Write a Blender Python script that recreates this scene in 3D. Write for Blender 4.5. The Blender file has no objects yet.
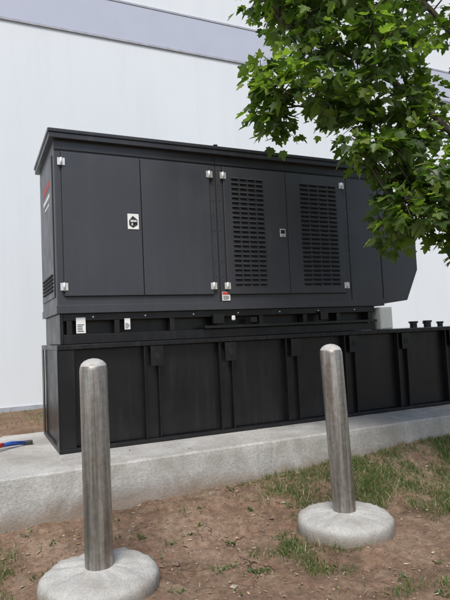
import bpy, bmesh, math, random
from mathutils import Vector, Matrix, noise
random.seed(7)
ROT=math.radians(24.8)
CR,SR=math.cos(ROT),math.sin(ROT)
def g2w(gx,gy): return (CR*gx-SR*gy, SR*gx+CR*gy)
scn=bpy.context.scene
# ------------------------------------------------------------ materials
def newmat(name):
    m=bpy.data.materials.new(name); m.use_nodes=True
    nt=m.node_tree; b=nt.nodes['Principled BSDF']
    return m,nt,b
def N(nt,t,**k):
    n=nt.nodes.new(t)
    for a,v in k.items():
        if a in n.inputs.keys(): n.inputs[a].default_value=v
        else: setattr(n,a,v)
    return n
def coords(nt,scale=(1,1,1)):
    tc=N(nt,'ShaderNodeTexCoord'); mp=N(nt,'ShaderNodeMapping')
    mp.inputs['Scale'].default_value=scale
    nt.links.new(tc.outputs['Object'],mp.inputs['Vector']); return mp.outputs['Vector']
def nz(nt,vec,scale,detail=5,rough=.6,dist=0):
    n=N(nt,'ShaderNodeTexNoise'); n.inputs['Scale'].default_value=scale
    n.inputs['Detail'].default_value=min(detail,6); n.inputs['Roughness'].default_value=rough
    n.inputs['Distortion'].default_value=dist
    nt.links.new(vec,n.inputs['Vector']); return n.outputs['Fac']
def ramp(nt,fac,stops):
    r=N(nt,'ShaderNodeValToRGB'); cr=r.color_ramp
    while len(cr.elements)<len(stops): cr.elements.new(.5)
    for e,(p,c) in zip(cr.elements,stops):
        e.position=p; e.color=(c[0],c[1],c[2],1) if hasattr(c,'__len__') else (c,c,c,1)
    nt.links.new(fac,r.inputs['Fac']); return r.outputs['Color']
def mix(nt,a,b,fac,mode='MIX'):
    m=N(nt,'ShaderNodeMix'); m.data_type='RGBA'; m.blend_type=mode
    for s,v in ((6,a),(7,b),(0,fac)):
        if hasattr(v,'is_linked') : nt.links.new(v,m.inputs[s])
        elif s==0: m.inputs[0].default_value=v
        else: m.inputs[s].default_value=(v[0],v[1],v[2],1)
    return m.outputs[2]
def bump(nt,b,h,strength=.3,dist=.01):
    n=N(nt,'ShaderNodeBump'); n.inputs['Strength'].default_value=strength; n.inputs['Distance'].default_value=dist
    nt.links.new(h,n.inputs['Height']); nt.links.new(n.outputs['Normal'],b.inputs['Normal'])
def simple(name,col,rough=.5,metal=0,var=.15,scale=8,bs=0,stretch=(1,1,1)):
    m,nt,b=newmat(name)
    v=coords(nt,stretch); f=nz(nt,v,scale,3)
    c=ramp(nt,f,[(.25,[x*(1-var) for x in col]),(.75,[min(1,x*(1+var)) for x in col])])
    nt.links.new(c,b.inputs['Base Color'])
    b.inputs['Roughness'].default_value=rough
    b.inputs['Metallic'].default_value=metal
    if bs: bump(nt,b,nz(nt,v,scale*12,4),bs,.004)
    return m
def paint(name,col,rough,dust):
    m,nt,b=newmat(name); v=coords(nt)
    f=nz(nt,v,1.3,5); f2=nz(nt,coords(nt,(6,6,.6)),2.2,6); 
    c=ramp(nt,f,[(.3,[x*.88 for x in col]),(.7,[x*1.1 for x in col])])
    d=ramp(nt,f2,[(.5,0),(.8,dust)])
    c=mix(nt,c,(.22,.2,.18),d); nt.links.new(c,b.inputs['Base Color'])
    rr=ramp(nt,nz(nt,v,4,6),[(.3,rough-.06),(.7,rough+.1)]); nt.links.new(rr,b.inputs['Roughness'])
    bump(nt,b,nz(nt,v,2.2,2),.12,.01)
    return m
M_enc=paint('charcoal_paint',(.044,.046,.054),.38,.06)
M_roof=paint('roof_paint',(.028,.029,.034),.36,.08)
M_tank=paint('black_tank_paint',(.0055,.0055,.0065),.36,.06)
M_black=simple('black_rubber',(.006,.006,.006),.7)
M_hole=simple('louver_dark',(.005,.005,.006),.8)
M_zinc=simple('zinc_hinge',(.75,.75,.73),.35,.6)
M_white=simple('white_label',(.78,.78,.76),.45,var=.04)
M_red=simple('red_label',(.5,.04,.03),.45,var=.05)
M_box=simple('offwhite_box',(.78,.78,.74),.5,var=.05)
M_text=simple('label_ink',(.03,.03,.03),.5)
def concrete(name,c0,c1,stain,sc=3,spots=True):
    m,nt,b=newmat(name); v=coords(nt)
    f=nz(nt,v,sc,9,.65); c=ramp(nt,f,[(.3,c0),(.7,c1)])
    f2=nz(nt,v,sc*14,5,.7); c=mix(nt,c,ramp(nt,f2,[(.3,.3),(.7,.78)]),.45,'OVERLAY')
    f3=nz(nt,v,1.1,6,.7,.8); c=mix(nt,c,stain,ramp(nt,f3,[(.46,0),(.66,.6)]))
    vo=N(nt,'ShaderNodeTexVoronoi'); vo.inputs['Scale'].default_value=26; nt.links.new(v,vo.inputs['Vector'])
    hole=ramp(nt,vo.outputs['Distance'],[(.05,.7),(.12,0)]); c=mix(nt,c,[x*.45 for x in stain],hole)
    sp=N(nt,'ShaderNodeSeparateXYZ'); tc=N(nt,'ShaderNodeTexCoord'); nt.links.new(tc.outputs['Object'],sp.inputs[0])
    ad=N(nt,'ShaderNodeMath'); ad.operation='MULTIPLY_ADD'; nt.links.new(f3,ad.inputs[0]); ad.inputs[1].default_value=-.35; nt.links.new(sp.outputs[2],ad.inputs[2])
    z0=spots; dirt=ramp(nt,ad.outputs[0],[(max(0,z0),.75),(max(.001,z0+.12),0)]) if z0>=0 else None
    if dirt is not None: c=mix(nt,c,(.21,.15,.105),dirt)
    else:
        # lower side of the footing is soil-splashed
        d2=N(nt,'ShaderNodeMapRange'); d2.inputs[1].default_value=-.13; d2.inputs[2].default_value=-.05; d2.inputs[3].default_value=.75; d2.inputs[4].default_value=0
        ad.inputs[1].default_value=-.06
        nt.links.new(ad.outputs[0],d2.inputs[0]); c=mix(nt,c,(.17,.135,.095),d2.outputs[0])
    nt.links.new(c,b.inputs['Base Color']); b.inputs['Roughness'].default_value=.9
    bump(nt,b,mix(nt,f2,nz(nt,v,90,4),.5),.8,.01); return m
M_conc=concrete('slab_concrete',(.31,.30,.28),(.44,.43,.405),(.22,.20,.165),3,.10)
M_foot=concrete('footing_concrete',(.33,.325,.305),(.46,.45,.425),(.22,.19,.15),6,-1)
m,nt,b=newmat('weathered_steel'); v=coords(nt,(14,14,.5))
f=nz(nt,v,1.5,8,.72); c=ramp(nt,f,[(.28,(.085,.07,.058)),(.44,(.24,.225,.20)),(.60,(.42,.405,.38)),(.78,(.64,.62,.59))])
f2=nz(nt,coords(nt,(5,5,.9)),1.7,7,.75); c=mix(nt,c,(.16,.09,.05),ramp(nt,f2,[(.48,0),(.68,.6)]))
f3=nz(nt,coords(nt),30,5,.7); c=mix(nt,c,ramp(nt,f3,[(.3,.25),(.7,.8)]),.4,'OVERLAY')
nt.links.new(c,b.inputs['Base Color']); b.inputs['Metallic'].default_value=.78
nt.links.new(ramp(nt,f,[(.3,.56),(.7,.34)]),b.inputs['Roughness']); bump(nt,b,f3,.25,.003)
M_steel=m
m,nt,b=newmat('white_wall_paint'); v=coords(nt)
f=nz(nt,v,.5,6); c=ramp(nt,f,[(.3,(.655,.695,.725)),(.7,(.70,.735,.765))])
f2=nz(nt,coords(nt,(2.5,2.5,.15)),1.2,6,.7); c=mix(nt,c,(.57,.60,.63),ramp(nt,f2,[(.5,0),(.8,.4)]))
nt.links.new(c,b.inputs['Base Color']); b.inputs['Roughness'].default_value=.85
bump(nt,b,nz(nt,v,70,4),.3,.004); M_wall=m
M_band=simple('lavender_band_paint',(.44,.47,.56),.8,var=.04,scale=2,bs=.1)
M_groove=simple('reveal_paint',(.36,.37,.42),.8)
# ------------------------------------------------------------ mesh helpers
def empty(name,gx,gy,z,rot=ROT):
    e=bpy.data.objects.new(name,None); scn.collection.objects.link(e)
    x,y=g2w(gx,gy); e.location=(x,y,z); e.rotation_euler=(0,0,rot); e['o']=(gx,gy,z); e.empty_display_size=.2
    return e
def addmesh(name,verts,faces,mat,parent=None,smooth=False):
    me=bpy.data.meshes.new(name); 
    if parent is not None and 'o' in parent.keys():
        o=parent['o']; verts=[(v[0]-o[0],v[1]-o[1],v[2]-o[2]) for v in verts]
    me.from_pydata(verts,[],faces); me.update()
    ob=bpy.data.objects.new(name,me); scn.collection.objects.link(ob)
    for mm in (mat if isinstance(mat,list) else [mat]): me.materials.append(mm)
    if parent: ob.parent=parent
    if smooth: me.polygons.foreach_set('use_smooth',[True]*len(me.polygons))
    return ob
def boxes(name,lst,mat,parent,bevel=.004):
    V=[];F=[]
    for (x0,x1,y0,y1,z0,z1) in lst:
        i=len(V)
        V+= [(x0,y0,z0),(x1,y0,z0),(x1,y1,z0),(x0,y1,z0),(x0,y0,z1),(x1,y0,z1),(x1,y1,z1),(x0,y1,z1)]
        F+= [(i,i+3,i+2,i+1),(i+4,i+5,i+6,i+7),(i,i+1,i+5,i+4),(i+1,i+2,i+6,i+5),(i+2,i+3,i+7,i+6),(i+3,i,i+4,i+7)]
    ob=addmesh(name,V,F,mat,parent)
    if bevel:
        md=ob.modifiers.new('b','BEVEL'); md.width=bevel; md.segments=2; md.limit_method='ANGLE'
    return ob
def prism(name,prof,y0,y1,mat,parent,bevel=.006):
    n=len(prof); V=[(p[0],y0,p[1]) for p in prof]+[(p[0],y1,p[1]) for p in prof]
    F=[tuple(range(n)),tuple(range(2*n-1,n-1,-1))]+[(i,i+n,(i+1)%n+n,(i+1)%n) for i in range(n)]
    ob=addmesh(name,V,F,mat,parent)
    bm=bmesh.new(); bm.from_mesh(ob.data); bmesh.ops.recalc_face_normals(bm,faces=bm.faces); bm.to_mesh(ob.data); bm.free()
    md=ob.modifiers.new('b','BEVEL'); md.width=bevel; md.segments=2; md.limit_method='ANGLE'
    return ob
def tube(V,F,pts,rads,sides=8):
    base=len(V); n=len(pts)
    for k,p in enumerate(pts):
        p=Vector(p); d=(Vector(pts[min(k+1,n-1)])-Vector(pts[max(k-1,0)])).normalized()
        a=d.orthogonal().normalized() if abs(d.z)>.95 else d.cross(Vector((0,0,1))).normalized()
        c=d.cross(a)
        for s in range(sides):
            t=2*math.pi*s/sides; q=p+(a*math.cos(t)+c*math.sin(t))*rads[k]; V.append(tuple(q))
    for k in range(n-1):
        for s in range(sides):
            s2=(s+1)%sides; F.append((base+k*sides+s,base+k*sides+s2,base+(k+1)*sides+s2,base+(k+1)*sides+s))
    F.append(tuple(base+s for s in range(sides))[::-1]); F.append(tuple(base+(n-1)*sides+s for s in range(sides)))
def tubes(name,lst,mat,parent,sides=12,smooth=True):
    V=[];F=[]
    for pts,r in lst:
        tube(V,F,pts,[r]*len(pts) if not hasattr(r,'__len__') else r,sides)
    return addmesh(name,V,F,mat,parent,smooth)
def sstep(a,b,x):
    t=max(0,min(1,(x-a)/(b-a))); return t*t*(3-2*t)
# ------------------------------------------------------------ ground
SLX0,SLX1,SLY0,SLY1=-2.2,7.2,4.42,6.45; SLZ=.60
def ground_h(gx,gy):
    rise=.20+.042*max(-2,min(gx,7))
    front=.10*sstep(0,3.3,gy)+ (rise-.10)*sstep(3.5,4.5,gy)
    back=.57+.06*sstep(6.4,8.5,gy)
    t=sstep(4.6,6.2,gy); z=front*(1-t)+back*t
    d=math.hypot(gx-2,gy-3)
    if d>20: return z
    k=1-sstep(9,20,d)
    z+=(.035*noise.noise(Vector((gx*1.1,gy*1.1,.3)))+.024*noise.noise(Vector((gx*4,gy*4,3)))+.015*noise.noise(Vector((gx*11,gy*11,7)))+.009*noise.noise(Vector((gx*27,gy*27,9))))*k
    for (bx,by) in ((.646,3.33),(2.44,3.36)):
        z+=.035*(1-sstep(.36,.6,math.hypot(gx-bx,gy-by)))
    return z
def grass_m(gx,gy):
    n=noise.noise(Vector((gx*1.7,gy*1.7,11)))*.9+noise.noise(Vector((gx*5,gy*5,2)))*.8
    a=sstep(1.4,2.6,gx)*sstep(3.3,3.9,gy)*.88
    b_=sstep(2.7,3.6,gx)*.85
    c=(1-sstep(-.1,.45,gx))*.95
    d=sstep(6.5,7.4,gy)*.8
    e=sstep(1.8,2.7,gx)*(1-sstep(2.3,2.9,gy))*.85
    base=max(a,b_,c if gy<5 else 0,d,e,.16)
    return max(0,min(1,base*1.2-.42+n*.95)) if base>.2 else max(0,min(1,(n-.33)*1.4))
def axis(lo,hi,step,far):
    a=[];x=lo
    while x<hi: a.append(x); x+=step
    s=step; x=hi
    while x<far: a.append(x); s*=1.35; x+=s
    a.append(far); s=step; x=lo-step; l=[]
    while x>-far: l.append(x); s*=1.35; x-=s
    l.append(-far); return l[::-1]+a
ax=axis(-.6,6.0,.02,160); ay=axis(1.4,4.6,.018,160)
V=[];F=[];gm=[]
for gy in ay:
    for gx in ax:
        V.append((gx,gy,ground_h(gx,gy))); gm.append(grass_m(gx,gy))
nx=len(ax)
for j in range(len(ay)-1):
    for i in range(nx-1):
        a=j*nx+i; F.append((a,a+1,a+nx+1,a+nx))
m,nt,b=newmat('dirt_and_grass_ground'); v=coords(nt)
f=nz(nt,v,1.4,9,.65,.4); c=ramp(nt,f,[(.28,(.16,.098,.064)),(.5,(.25,.162,.110)),(.72,(.35,.25,.18))])
f2=nz(nt,v,22,8,.75); c=mix(nt,c,ramp(nt,f2,[(.3,.18),(.7,.82)]),.7,'OVERLAY')
f4=nz(nt,v,5,6,.7); c=mix(nt,c,(.36,.285,.205),ramp(nt,f4,[(.52,0),(.72,.6)]))
f5=nz(nt,v,3.1,5,.7); c=mix(nt,c,(.085,.062,.04),ramp(nt,f5,[(.52,0),(.68,.6)]))
vo=N(nt,'ShaderNodeTexVoronoi'); vo.inputs['Scale'].default_value=60; nt.links.new(v,vo.inputs['Vector'])
c=mix(nt,c,(.40,.35,.28),ramp(nt,vo.outputs['Distance'],[(.10,.5),(.2,0)]))
# a few drying cracks in one area of bare soil
nd=N(nt,'ShaderNodeTexNoise'); nd.inputs['Scale'].default_value=7; nd.inputs['Detail'].default_value=4; nt.links.new(v,nd.inputs['Vector'])
vm=N(nt,'ShaderNodeVectorMath'); vm.operation='SCALE'; nt.links.new(nd.outputs['Color'],vm.inputs[0]); vm.inputs['Scale'].default_value=.3
va=N(nt,'ShaderNodeVectorMath'); va.operation='ADD'; nt.links.new(v,va.inputs[0]); nt.links.new(vm.outputs[0],va.inputs[1])
vc=N(nt,'ShaderNodeTexVoronoi'); vc.feature='DISTANCE_TO_EDGE'; vc.inputs['Scale'].default_value=1.9; nt.links.new(va.outputs[0],vc.inputs['Vector'])
crk=ramp(nt,vc.outputs['Distance'],[(.003,1),(.013,0)])
ds=N(nt,'ShaderNodeVectorMath'); ds.operation='DISTANCE'; nt.links.new(v,ds.inputs[0]); ds.inputs[1].default_value=(1.6,3.45,.2)
msk=ramp(nt,ds.outputs['Value'],[(.30,1),(.62,0)]); msk=mix(nt,(0,0,0),msk,ramp(nt,nz(nt,v,6,3),[(.38,0),(.5,1)])); ck=mix(nt,(0,0,0),crk,msk)
at=N(nt,'ShaderNodeAttribute'); at.attribute_name='grass'
c=mix(nt,c,(.05,.033,.022),ck)
gmx=ramp(nt,at.outputs['Fac'],[(.1,0),(.95,.62)])
gc=ramp(nt,nz(nt,v,40,5,.7),[(.3,(.05,.055,.022)),(.7,(.14,.135,.06))])
c=mix(nt,c,gc,gmx); nt.links.new(c,b.inputs['Base Color']); b.inputs['Roughness'].default_value=.95
b.inputs['Specular IOR Level'].default_value=.15
hh=mix(nt,f2,nz(nt,v,110,5,.7),.4); hh=mix(nt,hh,(0,0,0),ck)
bump(nt,b,hh,1.0,.03)
M_ground=m
g=addmesh('ground',V,F,M_ground,None,True); g.rotation_euler=(0,0,ROT)
att=g.data.attributes.new('grass','FLOAT','POINT'); att.data.foreach_set('value',gm)
# ------------------------------------------------------------ grass (single object)
V=[];F=[];mi=[]
cnt=0
while cnt<52000:
    gx=random.uniform(-.7,6.2); gy=random.uniform(1.4,8.45) if random.random()<.15 else random.uniform(1.6,4.41)
    if 4.41<gy<6.47 : continue
    mm=grass_m(gx,gy)
    if gy>6.4 and gx>2.5: continue
    if random.random()>mm*.95+.008: continue
    if min(math.hypot(gx-.646,gy-3.33),math.hypot(gx-2.44,gy-3.36))<.37: continue
    cnt+=1
    z=ground_h(gx,gy)-.004
    h=random.uniform(.016,.050)*(1+.7*mm); w=random.uniform(.0016,.0034); a=random.uniform(0,6.28); la=random.uniform(0,6.28); l=random.uniform(.2,1.2)*h
    dx,dy=math.cos(a)*w,math.sin(a)*w; lx,ly=math.cos(la)*l,math.sin(la)*l
    i=len(V)
    V+=[(gx-dx,gy-dy,z),(gx+dx,gy+dy,z),(gx+dx*.8+lx*.35,gy+dy*.8+ly*.35,z+h*.6),(gx-dx*.8+lx*.35,gy-dy*.8+ly*.35,z+h*.6),(gx+lx,gy+ly,z+h*.95)]
    F+=[(i,i+1,i+2,i+3),(i+3,i+2,i+4)]
    k=0 if random.random()<.66 else (1 if random.random()<.6 else 2); mi+=[k,k]
for _ in range(60):
    cx=random.uniform(.1,3.4); cy=random.uniform(2.2,4.35)
    if min(math.hypot(cx-.646,cy-3.33),math.hypot(cx-2.44,cy-3.36))<.44: continue
    for j in range(random.randint(5,12)):
        a=random.uniform(0,6.28); L=random.uniform(.015,.042); w=L*random.uniform(.16,.3); bx=cx+random.gauss(0,.02); by=cy+random.gauss(0,.02); z=ground_h(bx,by)
        ux,uy=math.cos(a),math.sin(a); i=len(V)
        V+=[(bx,by,z),(bx+ux*L*.5-uy*w,by+uy*L*.5+ux*w,z+L*.5),(bx+ux*L,by+uy*L,z+L*.45),(bx+ux*L*.5+uy*w,by+uy*L*.5-ux*w,z+L*.5)]
        F.append((i,i+1,i+2,i+3)); mi.append(0)
def leafmat(name,c0,c1,tr=.35,sc=6,rough=.45):
    m,nt,b=newmat(name); f=nz(nt,coords(nt),sc,2)
    c=ramp(nt,f,[(.3,c0),(.7,c1)]); nt.links.new(c,b.inputs['Base Color']); b.inputs['Roughness'].default_value=rough
    t=N(nt,'ShaderNodeBsdfTranslucent'); c2=mix(nt,c,(2.4,2.8,.8),1.0,'MULTIPLY'); nt.links.new(c2,t.inputs['Color'])
    ms=N(nt,'ShaderNodeMixShader'); ms.inputs[0].default_value=tr
    nt.links.new(b.outputs[0],ms.inputs[1]); nt.links.new(t.outputs[0],ms.inputs[2])
    nt.links.new(ms.outputs[0],nt.nodes['Material Output'].inputs['Surface']); return m
G1=leafmat('grass_green',(.05,.095,.022),(.09,.14,.035)); G2=leafmat('grass_olive',(.12,.13,.05),(.16,.16,.07)); G3=leafmat('grass_dry',(.28,.23,.14),(.34,.29,.19),.15)
gr=addmesh('grass',V,F,[G1,G2,G3]); gr.rotation_euler=(0,0,ROT); gr.data.polygons.foreach_set('material_index',mi)
# ------------------------------------------------------------ gravel & leaf litter
V=[];F=[];mi=[]
for k in range(7500):
    gx=random.uniform(-.6,6); gy=random.uniform(1.4,4.4)
    if k<900: gy=4.41-abs(random.gauss(0,.12)) 
    if min(math.hypot(gx-.646,gy-3.33),math.hypot(gx-2.44,gy-3.36))<.37: continue
    s=random.choice([.0025,.003,.004,.005,.007,.009]) if random.random()<.985 else random.uniform(.014,.026)
    z=ground_h(gx,gy)+s*.2; i=len(V)
    for (x,y,q) in ((1,0,0),(-1,0,0),(0,1,0),(0,-1,0),(0,0,1),(0,0,-1)):
        V.append((gx+x*s*random.uniform(.7,1.4)+random.uniform(-.3,.3)*s,gy+y*s*random.uniform(.7,1.4),z+q*s*.7+random.uniform(-.2,.2)*s))
    kk=random.choice([0,0,1,2,2])
    for t in ((0,2,4),(2,1,4),(1,3,4),(3,0,4),(2,0,5),(1,2,5),(3,1,5),(0,3,5)):
        F.append(tuple(i+q for q in t)); mi.append(kk)
P1=simple('pebble_tan',(.24,.17,.12),.9); P2=simple('pebble_grey',(.30,.26,.22),.9); P3=simple('pebble_brown',(.15,.1,.07),.9)
gv=addmesh('gravel',V,F,[P1,P2,P3]); gv.rotation_euler=(0,0,ROT); gv.data.polygons.foreach_set('material_index',mi)
V=[];F=[];mi=[]
for k in range(1700):
    gx=random.uniform(-.6,6); gy=random.uniform(1.4,4.4)
    s=random.uniform(.006,.022); z=ground_h(gx,gy)+.006; a=random.uniform(0,6.28); i=len(V)
    if k<60: gx=random.uniform(-.5,5.5); gy=random.uniform(4.46,4.98); z=SLZ+.004
    ca,sa=math.cos(a),math.sin(a); wd=random.uniform(.1,.5)
    for (x,y) in ((-1,0),(-.2,wd),(1,0),(-.2,-wd)):
        x*=s;y*=s; V.append((gx+x*ca-y*sa,gy+x*sa+y*ca,z+random.uniform(0,.008)))
    F.append((i,i+1,i+2,i+3)); mi.append(random.choice([0,0,1]))
L1=simple('dry_leaf',(.25,.17,.1),.8,scale=20); L2=simple('dry_leaf_pale',(.38,.31,.21),.8,scale=20)
lf=addmesh('leaf_litter',V,F,[L1,L2]); lf.rotation_euler=(0,0,ROT); lf.data.polygons.foreach_set('material_index',mi)
# ------------------------------------------------------------ slab
e=empty('concrete_pad',2.5,5.4,0)
def slabmesh():
    V=[];F=[]; n=260
    prof=[(SLY0,-.1),(SLY0,.12),(SLY0-.002,.3),(SLY0,.42),(SLY0+.002,SLZ-.05),(SLY0+.006,SLZ-.016),(SLY0+.022,SLZ),(SLY0+.3,SLZ),(5.4,SLZ),(SLY1-.02,SLZ),(SLY1,SLZ-.02),(SLY1,-.1)]
    for i in range(n+1):
        x=SLX0+(SLX1-SLX0)*i/n
        for (y,z) in prof:
            w=.008*noise.noise(Vector((x*2,z*6,1)))+.005*noise.noise(Vector((x*9,z*9,4)))
            ch=.010*max(0,noise.noise(Vector((x*14,2,4)))-.1) if SLZ-.06<z<SLZ+.01 and y<4.5 else 0
            V.append((x,y+(w+ch if y<4.8 else 0),z-ch*1.5+(.004*noise.noise(Vector((x*5,y*3,8))) if z>.5 else 0)))
    m_=len(prof)
    for i in range(n):
        for j in range(m_-1):
            a=i*m_+j; F.append((a,a+m_,a+m_+1,a+1))
    F.append(tuple(range(m_))); F.append(tuple(range(n*m_,n*m_+m_))[::-1])
    ob=addmesh('slab',V,F,M_conc,e)
    bm=bmesh.new(); bm.from_mesh(ob.data); bmesh.ops.recalc_face_normals(bm,faces=bm.faces); bm.to_mesh(ob.data); bm.free()
slabmesh()
# ------------------------------------------------------------ building
WY=8.5
e=empty('warehouse_building',6,12,0)
boxes('wall',[(-16,34,WY,WY+14,-.1,10.2)],M_wall,e,0)
boxes('painted_band',[(-16.01,34.01,WY-.012,WY+.1,6.50,7.12)],M_band,e,0)
boxes('reveal_strip',[(-16.02,34.02,WY-.025,WY+.1,6.46,6.497),(-16.02,34.02,WY-.02,WY+.1,7.123,7.155)],M_groove,e,0)
boxes('parapet_cap',[(-16.1,34.1,WY-.06,WY+14.1,10.2,10.32)],M_groove,e,.01)
boxes('base_shadow_strip',[(-16.01,34.01,WY-.02,WY+.1,.4,.68)],M_groove,e,0)  # darker strip painted in as the shadow line along the wall foot
boxes('panel_joint',[(x-.008,x+.008,WY-.004,WY+.05,.7,6.45) for x in (-5.5,9.5,17)],M_groove,e,0)
# ------------------------------------------------------------ fuel tank
TX0,TX1,TY0,TY1,TZ0,TZ1=.66,5.95,5.03,6.25,SLZ+.004,1.56
e=empty('fuel_tank_base',3.2,5.6,TZ0)
boxes('tank_shell',[(TX0+.03,TX1,TY0+.075,TY1-.005,TZ0+.037,TZ1-.047)],M_tank,e,.004)
boxes('top_flange',[(TX0,TX1+.02,TY0-.012,TY1,TZ1-.045,TZ1)],M_tank,e,.005)
boxes('bottom_flange',[(TX0+.0,TX1+.02,TY0+.0,TY1,TZ0,TZ0+.035)],M_tank,e,.005)
rb=[];pl=[];eye=[]
for x in (1.53,2.31,3.09,3.86,4.63,5.40):
    for s in (-.075,.063): rb.append((x+s,x+s+.012,TY0+.004,TY0+.074,TZ0+.036,TZ1-.046))
    rb.append((x-.063,x+.063,TY0+.05,TY0+.062,TZ0+.036,TZ1-.046))
    pl.append((x-.012,x+.115,TY0-.006,TY0+.004,TZ1-.24,TZ1-.05))
    eye.append(([(x+.05,TY0-.010,TZ1-.145),(x+.05,TY0-.004,TZ1-.145)],.034))
boxes('rib_channel',rb,M_tank,e,.002); boxes('lifting_plate',pl,M_tank,e,.003)
tubes('lifting_hole',eye,M_black,e,16,False)
boxes('corner_post',[(TX0,TX0+.012,TY0+.0,TY0+.16,TZ0+.036,TZ1-.046),(TX0+.013,TX0+.15,TY0+.0,TY0+.012,TZ0+.036,TZ1-.046),(TX0,TX0+.012,TY1-.14,TY1,TZ0+.036,TZ1-.046),(TX0+.10,TX0+.135,TY0+.02,TY0+.07,TZ0+.04,TZ1-.05)],M_tank,e,.003)
bolts=[]
for i in range(40):
    x=TX0+.1+i*.135
    bolts.append(([(x,TY0-.012,TZ1-.022),(x,TY0-.02,TZ1-.022)],.006))
tubes('flange_bolt',bolts,M_tank,e,6,False)
vt=[]
for x,y,r,h in ((5.12,5.35,.045,.06),(5.3,5.3,.04,.045),(5.43,5.42,.045,.065),(5.58,5.35,.035,.045)):
    vt.append(([(x,y,TZ1),(x,y,TZ1+h)],r)); vt.append(([(x,y,TZ1+h),(x,y,TZ1+h+.025)],r*1.3))
tubes('filler_cap_vent',vt,M_tank,e,16,False)
# ------------------------------------------------------------ generator enclosure
EX0,EX1,EY0,EY1=.68,4.42,5.075,6.20
BZ0,BZ1,RT=1.845,3.46,3.535
e=empty('generator_enclosure',2.7,5.6,TZ1)
boxes('skid_rail',[(EX0+.05,4.30,EY0+.03,EY0+.09,TZ1+.003,TZ1+.09),(EX0+.05,4.30,EY0+.03,EY0+.09,BZ0-.07,BZ0-.003),(EX0+.05,4.30,EY1-.12,EY1-.05,TZ1+.003,BZ0-.003),(EX0+.02,EX0+.05,EY0+.02,EY1-.05,TZ1+.003,BZ0-.003)],M_tank,e)
boxes('skid_web',[(EX0+.06,4.28,EY0+.14,EY1-.2,TZ1+.004,BZ0-.004)],M_tank,e)
st=[(x,x+.05,EY0+.03,EY0+.135,TZ1+.091,BZ0-.071) for x in (.76,1.2,1.75,2.26,2.75,3.3,3.75,4.2)]
boxes('skid_stiffener',st,M_tank,e)
boxes('skid_step_ledge',[(2.1,4.28,EY0-.03,EY0+.028,TZ1+.095,TZ1+.125)],M_tank,e)
boxes('skid_bracket',[(2.2,2.32,EY0-.02,EY0+.028,TZ1+.14,TZ1+.24),(2.62,2.7,EY0-.02,EY0+.028,TZ1+.14,TZ1+.2),(3.5,3.6,EY0-.02,EY0+.028,TZ1+.14,TZ1+.24)],M_tank,e)
tubes('skid_bolt',[([(x,EY0+.03,BZ0-.037),(x,EY0+.02,BZ0-.037)],.008) for x in (1.0,1.5,2.0,2.5,3.0,3.5,4.0)],M_zinc,e,6,False)
boxes('body',[(EX0,EX1,EY0,EY1,BZ0,BZ1)],M_enc,e,.008)
boxes('base_channel',[(EX0-.008,EX1,EY0-.012,EY1+.008,BZ0-.002,BZ0+.075)],M_enc,e,.004)
boxes('roof',[(EX0-.055,EX1+.03,EY0-.065,EY1+.06,RT-.035,RT)],M_roof,e,.006)
boxes('roof_lip',[(EX0-.045,EX1+.02,EY0-.055,EY1+.05,RT-.085,RT-.0355)],M_roof,e,.004)
boxes('roof_seam',[(2.27,2.31,EY0-.067,EY1+.06,RT+.001,RT+.015)],M_roof,e,.003)
tubes('lifting_eye',[([(3.05,EY0+.1,RT),(3.05,EY0+.1,RT+.045)],.03),([(1.2,EY0+.1,RT),(1.2,EY0+.1,RT+.012)],.02)],M_roof,e,10)
DZ0,DZ1=2.0,3.335
D=[(.745,1.485),(1.493,2.215),(2.375,3.125),(3.133,3.875)]
boxes('door_gasket',[(.739,2.221,EY0-.004,EY0+.01,DZ0-.006,DZ1+.006),(2.369,3.881,EY0-.004,EY0+.01,DZ0-.006,DZ1+.006)],M_black,e,0)
for i,(a,b_) in enumerate(D):
    ob=boxes('door_%d'%(i+1),[(a,b_,EY0-.024,EY0-.005,DZ0,DZ1)],M_enc,e,.005)
boxes('panel_seam',[(2.288,2.300,EY0-.003,EY0+.01,BZ0+.08,BZ1-.03),(3.955,3.965,EY0-.003,EY0+.01,BZ0+.08,BZ1-.03)],M_black,e,0)
boxes('top_rail',[(EX0+.004,EX1-.004,EY0-.010,EY0+.01,DZ1+.022,DZ1+.028)],M_black,e,0)
tubes('panel_rivet',[([(x,EY0,z),(x,EY0-.004,z)],.006) for x in (2.26,2.33,3.93,4.0,4.36) for z in [2.02+.16*i for i in range(9)]],M_roof,e,8,False)
lv=[];hl=[]
fy=EY0-.024
for (x0,x1) in ((2.455,2.845),(3.30,3.80)):
    nc=4; w=(x1-x0)/nc
    for r in range(23):
        z=3.225-r*.0505
        for c_ in range(nc):
            xa=x0+c_*w+.011; xb=xa+w-.022
            hl.append((xa,xb,fy-.003,fy+.002,z-.026,z-.004))
            lv.append((xa-.003,xb+.003,z))
boxes('louver_slot',hl,M_hole,e,0)
V=[];F=[]
for xa,xb,z in lv:
    i=len(V); V+=[(xa,fy-.001,z+.006),(xb,fy-.001,z+.006),(xb,fy-.016,z-.008),(xa,fy-.016,z-.008),(xa,fy-.001,z-.008),(xb,fy-.001,z-.008)]
    F+=[(i,i+1,i+2,i+3),(i,i+3,i+4),(i+1,i+5,i+2),(i+3,i+2,i+5,i+4)]
addmesh('louver_hood',V,F,M_enc,e)
hg=[];hb=[]
for x,s in ((.742,-1),(2.218,1),(2.372,-1),(3.878,1)):
    for z in (3.24,2.085):
        hg.append((x-.034,x+.034,fy-.006,fy-.001,z-.034,z+.034)); hb.append(([(x,fy-.01,z-.038),(x,fy-.01,z+.038)],.009))
boxes('hinge_leaf',hg,M_zinc,e,.001); tubes('hinge_barrel',hb,M_zinc,e,8)
hx,hz=1.40,2.71
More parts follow.
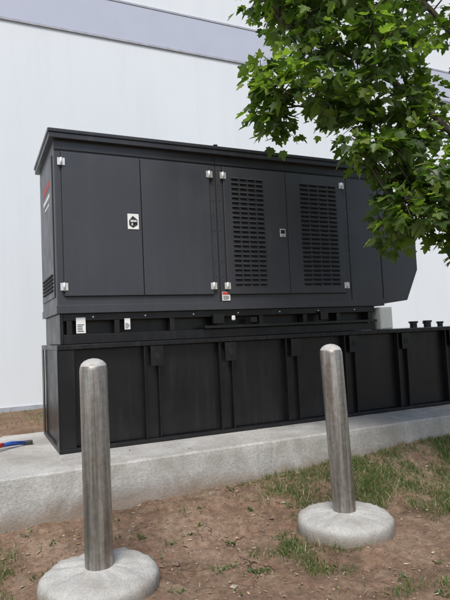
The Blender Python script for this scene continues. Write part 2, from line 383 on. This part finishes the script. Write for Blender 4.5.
boxes('latch_plate',[(hx-.055,hx+.055,fy-.006,fy-.001,hz-.075,hz+.075)],M_white,e,.003)
V=[(hx-.042,fy-.0085,hz+.01),(hx-.005,fy-.0085,hz+.055),(hx+.04,fy-.0085,hz+.02),(hx+.04,fy-.0085,hz-.03),(hx-.005,fy-.0085,hz-.06),(hx-.042,fy-.0085,hz-.035)]
addmesh('latch_recess',V,[tuple(range(6))],M_text,e)
boxes('latch_handle',[(hx-.03,hx+.03,fy-.022,fy-.010,hz-.008,hz+.012),(hx-.02,hx-.006,fy-.014,fy-.010,hz-.04,hz-.01)],M_zinc,e,.003)
hx,hz=3.06,2.66
boxes('latch_plate',[(hx-.035,hx+.035,fy-.006,fy-.001,hz-.045,hz+.045)],M_zinc,e,.003)
boxes('latch_recess',[(hx-.024,hx+.024,fy-.009,fy-.0065,hz-.01,hz+.033)],M_black,e,0)
boxes('latch_handle',[(hx-.02,hx+.02,fy-.022,fy-.0095,hz-.03,hz-.012)],M_zinc,e,.003)
def label(x,z,w,h,head,y=EY0-.018):
    boxes('label_plate',[(x,x+w,y-.002,y,z,z+h)],M_white,e,0)
    if head: boxes('label_header',[(x+.003,x+w-.003,y-.0035,y-.0022,z+h*.68,z+h-.003)],M_red,e,0)
    L=[];n=5
    for i in range(n):
        zz=z+h*(.1+.52*i/n); L.append((x+w*.12,x+w*random.uniform(.6,.88),y-.0035,y-.0022,zz,zz+h*.045))
    boxes('label_text',L,M_text,e,0)
label(2.31,1.935,.09,.09,True,EY0-.013)
label(.845,TZ1+.10,.085,.145,False,EY0+.028)
label(1.295,TZ1+.12,.055,.105,False,EY0+.028)
boxes('status_light',[(2.42,2.46,EY0+.005,EY0+.028,TZ1+.17,TZ1+.22)],M_white,e,.01)
sx=EX0
boxes('side_panel',[(sx-.012,sx-.001,EY0+.10,EY1-.10,2.0,3.33)],M_enc,e,.004)
ll=[(sx-.026,sx-.013,EY0+.16+j*.15,EY0+.28+j*.15,2.06+i*.035,2.078+i*.035) for i in range(5) for j in range(5)]
boxes('side_louver',ll,M_hole,e,.002)
boxes('decal_red',[(sx-.0145,sx-.0125,EY0+.25+i*.075,EY0+.29+i*.075,3.07,3.13) for i in range(7)],M_red,e,0)
boxes('decal_white',[(sx-.0145,sx-.0125,EY0+.25+i*.055,EY0+.28+i*.055,2.97,3.01) for i in range(9)]+[(sx-.0145,sx-.0125,EY0+.3+i*.04,EY0+.32+i*.04,2.90,2.92) for i in range(8)],M_box,e,0)
prism('discharge_hood',[(EX1+.002,BZ0+.02),(4.80,BZ0+.06),(4.99,2.28),(4.99,2.72),(EX1+.002,RT-.09)],EY0+.01,EY1-.01,M_enc,e)
boxes('hood_seam',[(EX1-.004,EX1+.008,EY0-.003,EY0+.02,BZ0+.08,BZ1-.02)],M_black,e,0)
boxes('junction_box',[(4.34,4.52,EY0-.02,EY0+.18,TZ1+.003,BZ0-.02)],M_box,e,.008)
boxes('junction_box_cover',[(4.35,4.51,EY0-.028,EY0-.021,TZ1+.015,BZ0-.03)],M_box,e,.003)
boxes('junction_box_2',[(4.58,4.76,EY0+.3,EY0+.45,TZ1+.003,BZ0-.04)],M_box,e,.008)
tubes('exhaust_pipe',[([(4.15,5.6,RT),(4.15,5.6,RT+.12)],.05)],M_roof,e)
# ------------------------------------------------------------ bollards
M_cap=simple('cap_concrete',(.40,.39,.37),.9,var=.2,scale=25,bs=.4)
def bollard(gx,gy,lean,seed):
    e=empty('bollard',gx,gy,.25)
    R=.083; H=1.185; V=[];F=[]; S=40
    prof=[(R,-.02),(R,.3),(R,.6),(R,.9),(R,H-.02),(R-.003,H),(R*.93,H+.006),(R*.86,H+.02),(R*.65,H+.036),(R*.35,H+.047),(R*.02,H+.051)]
    for (r,z) in prof:
        for s in range(S):
            t=2*math.pi*s/S; V.append((gx+r*math.cos(t)+lean*z,gy+r*math.sin(t)-lean*.46*z,.25+z))
    for k in range(len(prof)-1):
        for s in range(S):
            F.append((k*S+s,k*S+(s+1)%S,(k+1)*S+(s+1)%S,(k+1)*S+s))
    ob=addmesh('pipe',V,F,[M_steel,M_cap],e,True)
    ob.data.polygons.foreach_set('material_index',[1 if i//S>=6 else 0 for i in range(len(F))])
    V=[];F=[]; S=110
    prof=[(.352,-.22),(.352,-.13),(.350,-.10),(.350,-.075),(.347,-.05),(.341,-.032),(.327,-.017),(.305,-.006),(.27,.003),(.235,.008),(.2,.012),(.16,.015),(.12,.018),(.082,.022),(.05,.022)]
    for (r,z) in prof:
        for s in range(S):
            t=2*math.pi*s/S; n=noise.noise(Vector((math.cos(t)*2,math.sin(t)*2,seed+z*3)))
            n2=noise.noise(Vector((math.cos(t)*r*22,math.sin(t)*r*22,seed+z*20)))
            n3=noise.noise(Vector((math.cos(t)*r*55,math.sin(t)*r*55,seed+z*60)))
            rr=r*(1+.018*n+.013*n2+.006*n3) if r>.15 else r
            V.append((gx+rr*math.cos(t),gy+rr*math.sin(t),.25+z+(.012*n+.009*n2+.005*n3)*(r>.1)))
    for k in range(len(prof)-1):
        for s in range(S): F.append((k*S+s,k*S+(s+1)%S,(k+1)*S+(s+1)%S,(k+1)*S+s))
    addmesh('concrete_footing',V,F,M_foot,e,True)
bollard(.646,3.33,.0,1.0)
bollard(2.44,3.36,-.027,5.0)
# ------------------------------------------------------------ bolt cutter on the pad
M_blue=simple('blue_plastic',(.03,.10,.42),.4)
e=empty('bolt_cutter',.2,5.4,SLZ)
zz=SLZ+.025
tubes('handle_1',[([(-.05,5.55,zz),(.12,5.60,zz+.01),(.30,5.66,zz+.012),(.42,5.72,zz)],.017)],M_blue,e)
tubes('handle_2',[([(-.10,5.38,zz),(.10,5.46,zz+.03),(.30,5.62,zz+.03),(.42,5.74,zz)],.017)],M_blue,e)
tubes('grip',[([(.10,5.46,zz+.03),(.22,5.555,zz+.031)],.022),([(-.20,5.52,zz),(-.05,5.55,zz)],.022)],M_red,e)
boxes('jaw',[(.41,.50,5.71,5.77,SLZ+.008,SLZ+.04)],M_text,e,.006)
# ------------------------------------------------------------ tree
e=bpy.data.objects.new('maple_tree',None); scn.collection.objects.link(e); e.location=(2.85,4.35,0)
m,nt,b=newmat('bark'); v=coords(nt,(1,1,.3)); f=nz(nt,v,22,8,.7)
nt.links.new(ramp(nt,f,[(.3,(.05,.04,.03)),(.7,(.16,.13,.10))]),b.inputs['Base Color']); b.inputs['Roughness'].default_value=.9
bump(nt,b,f,.8,.015); M_bark=m
limbs=[
 [(2.85,4.35,-.1),(2.84,4.36,.8),(2.88,4.38,1.7),(2.85,4.4,2.5),(2.95,4.42,3.6),(2.9,4.5,4.8),(3.0,4.5,6.0)],
 [(2.85,4.4,2.3),(2.4,4.42,2.75),(1.9,4.4,3.2),(1.4,4.35,3.65),(.95,4.4,3.95),(.55,4.4,4.2)],
 [(2.88,4.4,2.9),(2.4,4.5,3.6),(1.9,4.55,4.3),(1.5,4.6,4.9),(1.1,4.65,5.5)],
 [(2.85,4.4,2.1),(2.4,4.3,2.45),(2.0,4.25,2.75),(1.65,4.3,2.75),(1.4,4.3,2.55)],
 [(1.9,4.4,3.2),(1.5,4.5,3.35),(1.1,4.55,3.5),(.75,4.55,3.5),(.45,4.5,3.5)],
 [(2.88,4.4,2.6),(3.4,4.3,3.2),(3.9,4.2,3.8),(4.3,4.1,4.3)],
 [(2.9,4.42,3.2),(3.1,3.9,3.8),(3.3,3.5,4.4)],
 [(2.9,4.42,3.4),(2.9,4.9,4.0),(3.0,5.3,4.6)],
 [(1.4,4.35,3.65),(1.2,4.2,4.2),(.9,4.1,4.6),(.6,4.1,5.0)],
]
lr=[(.13,.04),(.045,.010),(.04,.012),(.035,.010),(.022,.006),(.06,.015),(.05,.015),(.05,.015),(.018,.006)]
V=[];F=[]; nodes=[]
def catm(pts,n=6):
    out=[]
    for i in range(len(pts)-1):
        p0=Vector(pts[max(i-1,0)]);p1=Vector(pts[i]);p2=Vector(pts[i+1]);p3=Vector(pts[min(i+2,len(pts)-1)])
        for k in range(n):
            t=k/n; out.append(.5*((2*p1)+(p2-p0)*t+(2*p0-5*p1+4*p2-p3)*t*t+(3*p1-3*p2+p3-p0)*t**3))
    out.append(Vector(pts[-1])); return out
for L,(r0,r1) in zip(limbs,lr):
    P=catm(L); P=[p+Vector([random.uniform(-.012,.012) for _ in range(3)]) for p in P]
    n=len(P); tube(V,F,P,[r0+(r1-r0)*(i/(n-1))**.8 for i in range(n)],10)
    for i,p in enumerate(P):
        if p.z>2.2: nodes.append(p)
ell=[((1.08,4.4,3.95),(.80,.65,.74),150),((.72,4.4,4.7),(.56,.6,.6),62),((1.4,4.4,3.2),(.6,.45,.36),52),((.70,4.45,3.42),(.42,.4,.24),36),
 ((1.72,4.35,2.55),(.50,.45,.46),66),((2.2,4.4,3.1),(.7,.7,.8),68),((2.6,4.4,4.3),(1.2,1.0,1.0),84),((1.6,4.6,5.0),(.95,.8,.8),70),
 ((3.9,4.4,3.9),(1.0,1.0,1.0),45),((3.1,3.6,4.2),(.8,.6,.8),26),((3,4.6,5.8),(1.1,1.0,.8),35),((3.1,5.3,4.4),(.8,.5,.8),24)]
leaves=[] 
for (c,r,n) in ell:
    for _ in range(n):
        while True:
            q=Vector([random.uniform(-1,1) for _ in range(3)])
            if q.length<1 and q.length>.35: break
        tip=Vector((c[0]+q.x*r[0],c[1]+q.y*r[1],c[2]+q.z*r[2]))
        if noise.noise(tip*2.1)<-.19: continue
        s=min(nodes,key=lambda p:(p-tip).length*(1 if p.z<tip.z+.15 else 1.5))
        mid=(s+tip)/2+Vector((random.uniform(-.06,.06),random.uniform(-.06,.06),.10*(tip-s).length+.02))
        P=catm([s,mid,tip+Vector((0,0,-.04))],4)
        k=len(P); tube(V,F,P,[.008-.0058*i/(k-1) for i in range(k)],5)
        nl=random.randint(12,20)
        for j in range(nl):
            t=random.uniform(.45,1.0)**.8; f=t*(k-1); i0=min(int(f),k-2); p=P[i0].lerp(P[i0+1],f-i0)
            off=Vector([random.gauss(0,1) for _ in range(3)]).normalized()*random.uniform(.05,.15); off.z*=.7
            leaves.append((p,off))
tr=addmesh('trunk_and_branches',V,F,M_bark,None,True); tr.parent=e; tr.matrix_parent_inverse=Matrix.Translation(-e.location)
half=[(0,0),(.20,-.06),(.34,.10),(.52,.16),(.40,.30),(.56,.52),(.50,.62),(.30,.55),(.22,.62),(.20,.80),(0,1.05)]
V=[];F=[];mi=[]
for (p,off) in leaves:
    d=off.normalized(); d=(d+Vector((0,0,-.45))).normalized()
    up=Vector((random.gauss(0,.5),random.gauss(-.15,.5),1)).normalized()
    x=d.cross(up).normalized(); up=x.cross(d).normalized()
    s=random.uniform(.055,.115); b0=p+off; fold=random.uniform(.05,.4); curl=random.uniform(-.3,.1)
    i=len(V); n=len(half)
    for (a,bb) in half: V.append(tuple(b0+(x*a+d*bb+up*(a*fold+curl*bb*bb))*s))
    for (a,bb) in half[1:-1]: V.append(tuple(b0+(x*-a+d*bb+up*(a*fold+curl*bb*bb))*s))
    F.append(tuple(range(i,i+n))); F.append((i,)+(i+n-1,)+tuple(range(i+n+n-3,i+n-1,-1)))
    kk=random.choices([0,1,2,3],[.28,.34,.28,.10])[0]; mi+=[kk,kk]
LM=[leafmat('leaf_dark',(.036,.066,.02),(.055,.092,.026),.38),leafmat('leaf_mid',(.068,.112,.03),(.095,.14,.038),.45),leafmat('leaf_light',(.11,.165,.045),(.14,.19,.055),.5),leafmat('leaf_yellow',(.17,.215,.06),(.2,.23,.07),.5)]
fo=addmesh('foliage',V,F,LM); fo.data.polygons.foreach_set('material_index',mi)
fo.parent=e; fo.matrix_parent_inverse=Matrix.Translation(-e.location)
# ------------------------------------------------------------ light
w=bpy.data.worlds.new('World'); scn.world=w; w.use_nodes=True
nt=w.node_tree; sk=nt.nodes.new('ShaderNodeTexSky'); sk.sky_type='NISHITA'; sk.sun_disc=False
EL,AZ=math.radians(54),math.radians(186)
sk.sun_elevation=EL; sk.sun_rotation=AZ; sk.dust_density=2.0; sk.air_density=1.0; sk.ozone_density=1.2
nt.links.new(sk.outputs[0],nt.nodes['Background'].inputs[0]); nt.nodes['Background'].inputs[1].default_value=.15
sl=bpy.data.lights.new('sun','SUN'); sl.energy=3.6; sl.angle=math.radians(24); sl.color=(1,.97,.92)
so=bpy.data.objects.new('sun',sl); scn.collection.objects.link(so)
dirv=Vector((math.sin(AZ)*math.cos(EL),math.cos(AZ)*math.cos(EL),math.sin(EL)))
so.rotation_euler=dirv.to_track_quat('Z','Y').to_euler(); so.location=(-5,-5,12)
# ------------------------------------------------------------ camera
cd=bpy.data.cameras.new('camera'); cam=bpy.data.objects.new('camera',cd); scn.collection.objects.link(cam)
cd.sensor_fit='VERTICAL'; cd.sensor_height=24; cd.lens=24*544/600; cd.clip_end=1000; cd.clip_start=.05
TH,RO=math.radians(3.5),math.radians(2.6)
cam.matrix_world=Matrix.Translation((0,0,1.6))@Matrix.Rotation(math.radians(90)+TH,4,'X')@Matrix.Rotation(-RO,4,'Z')
scn.camera=cam
scn.view_settings.view_transform='Standard'; scn.view_settings.look='None'; scn.view_settings.exposure=0
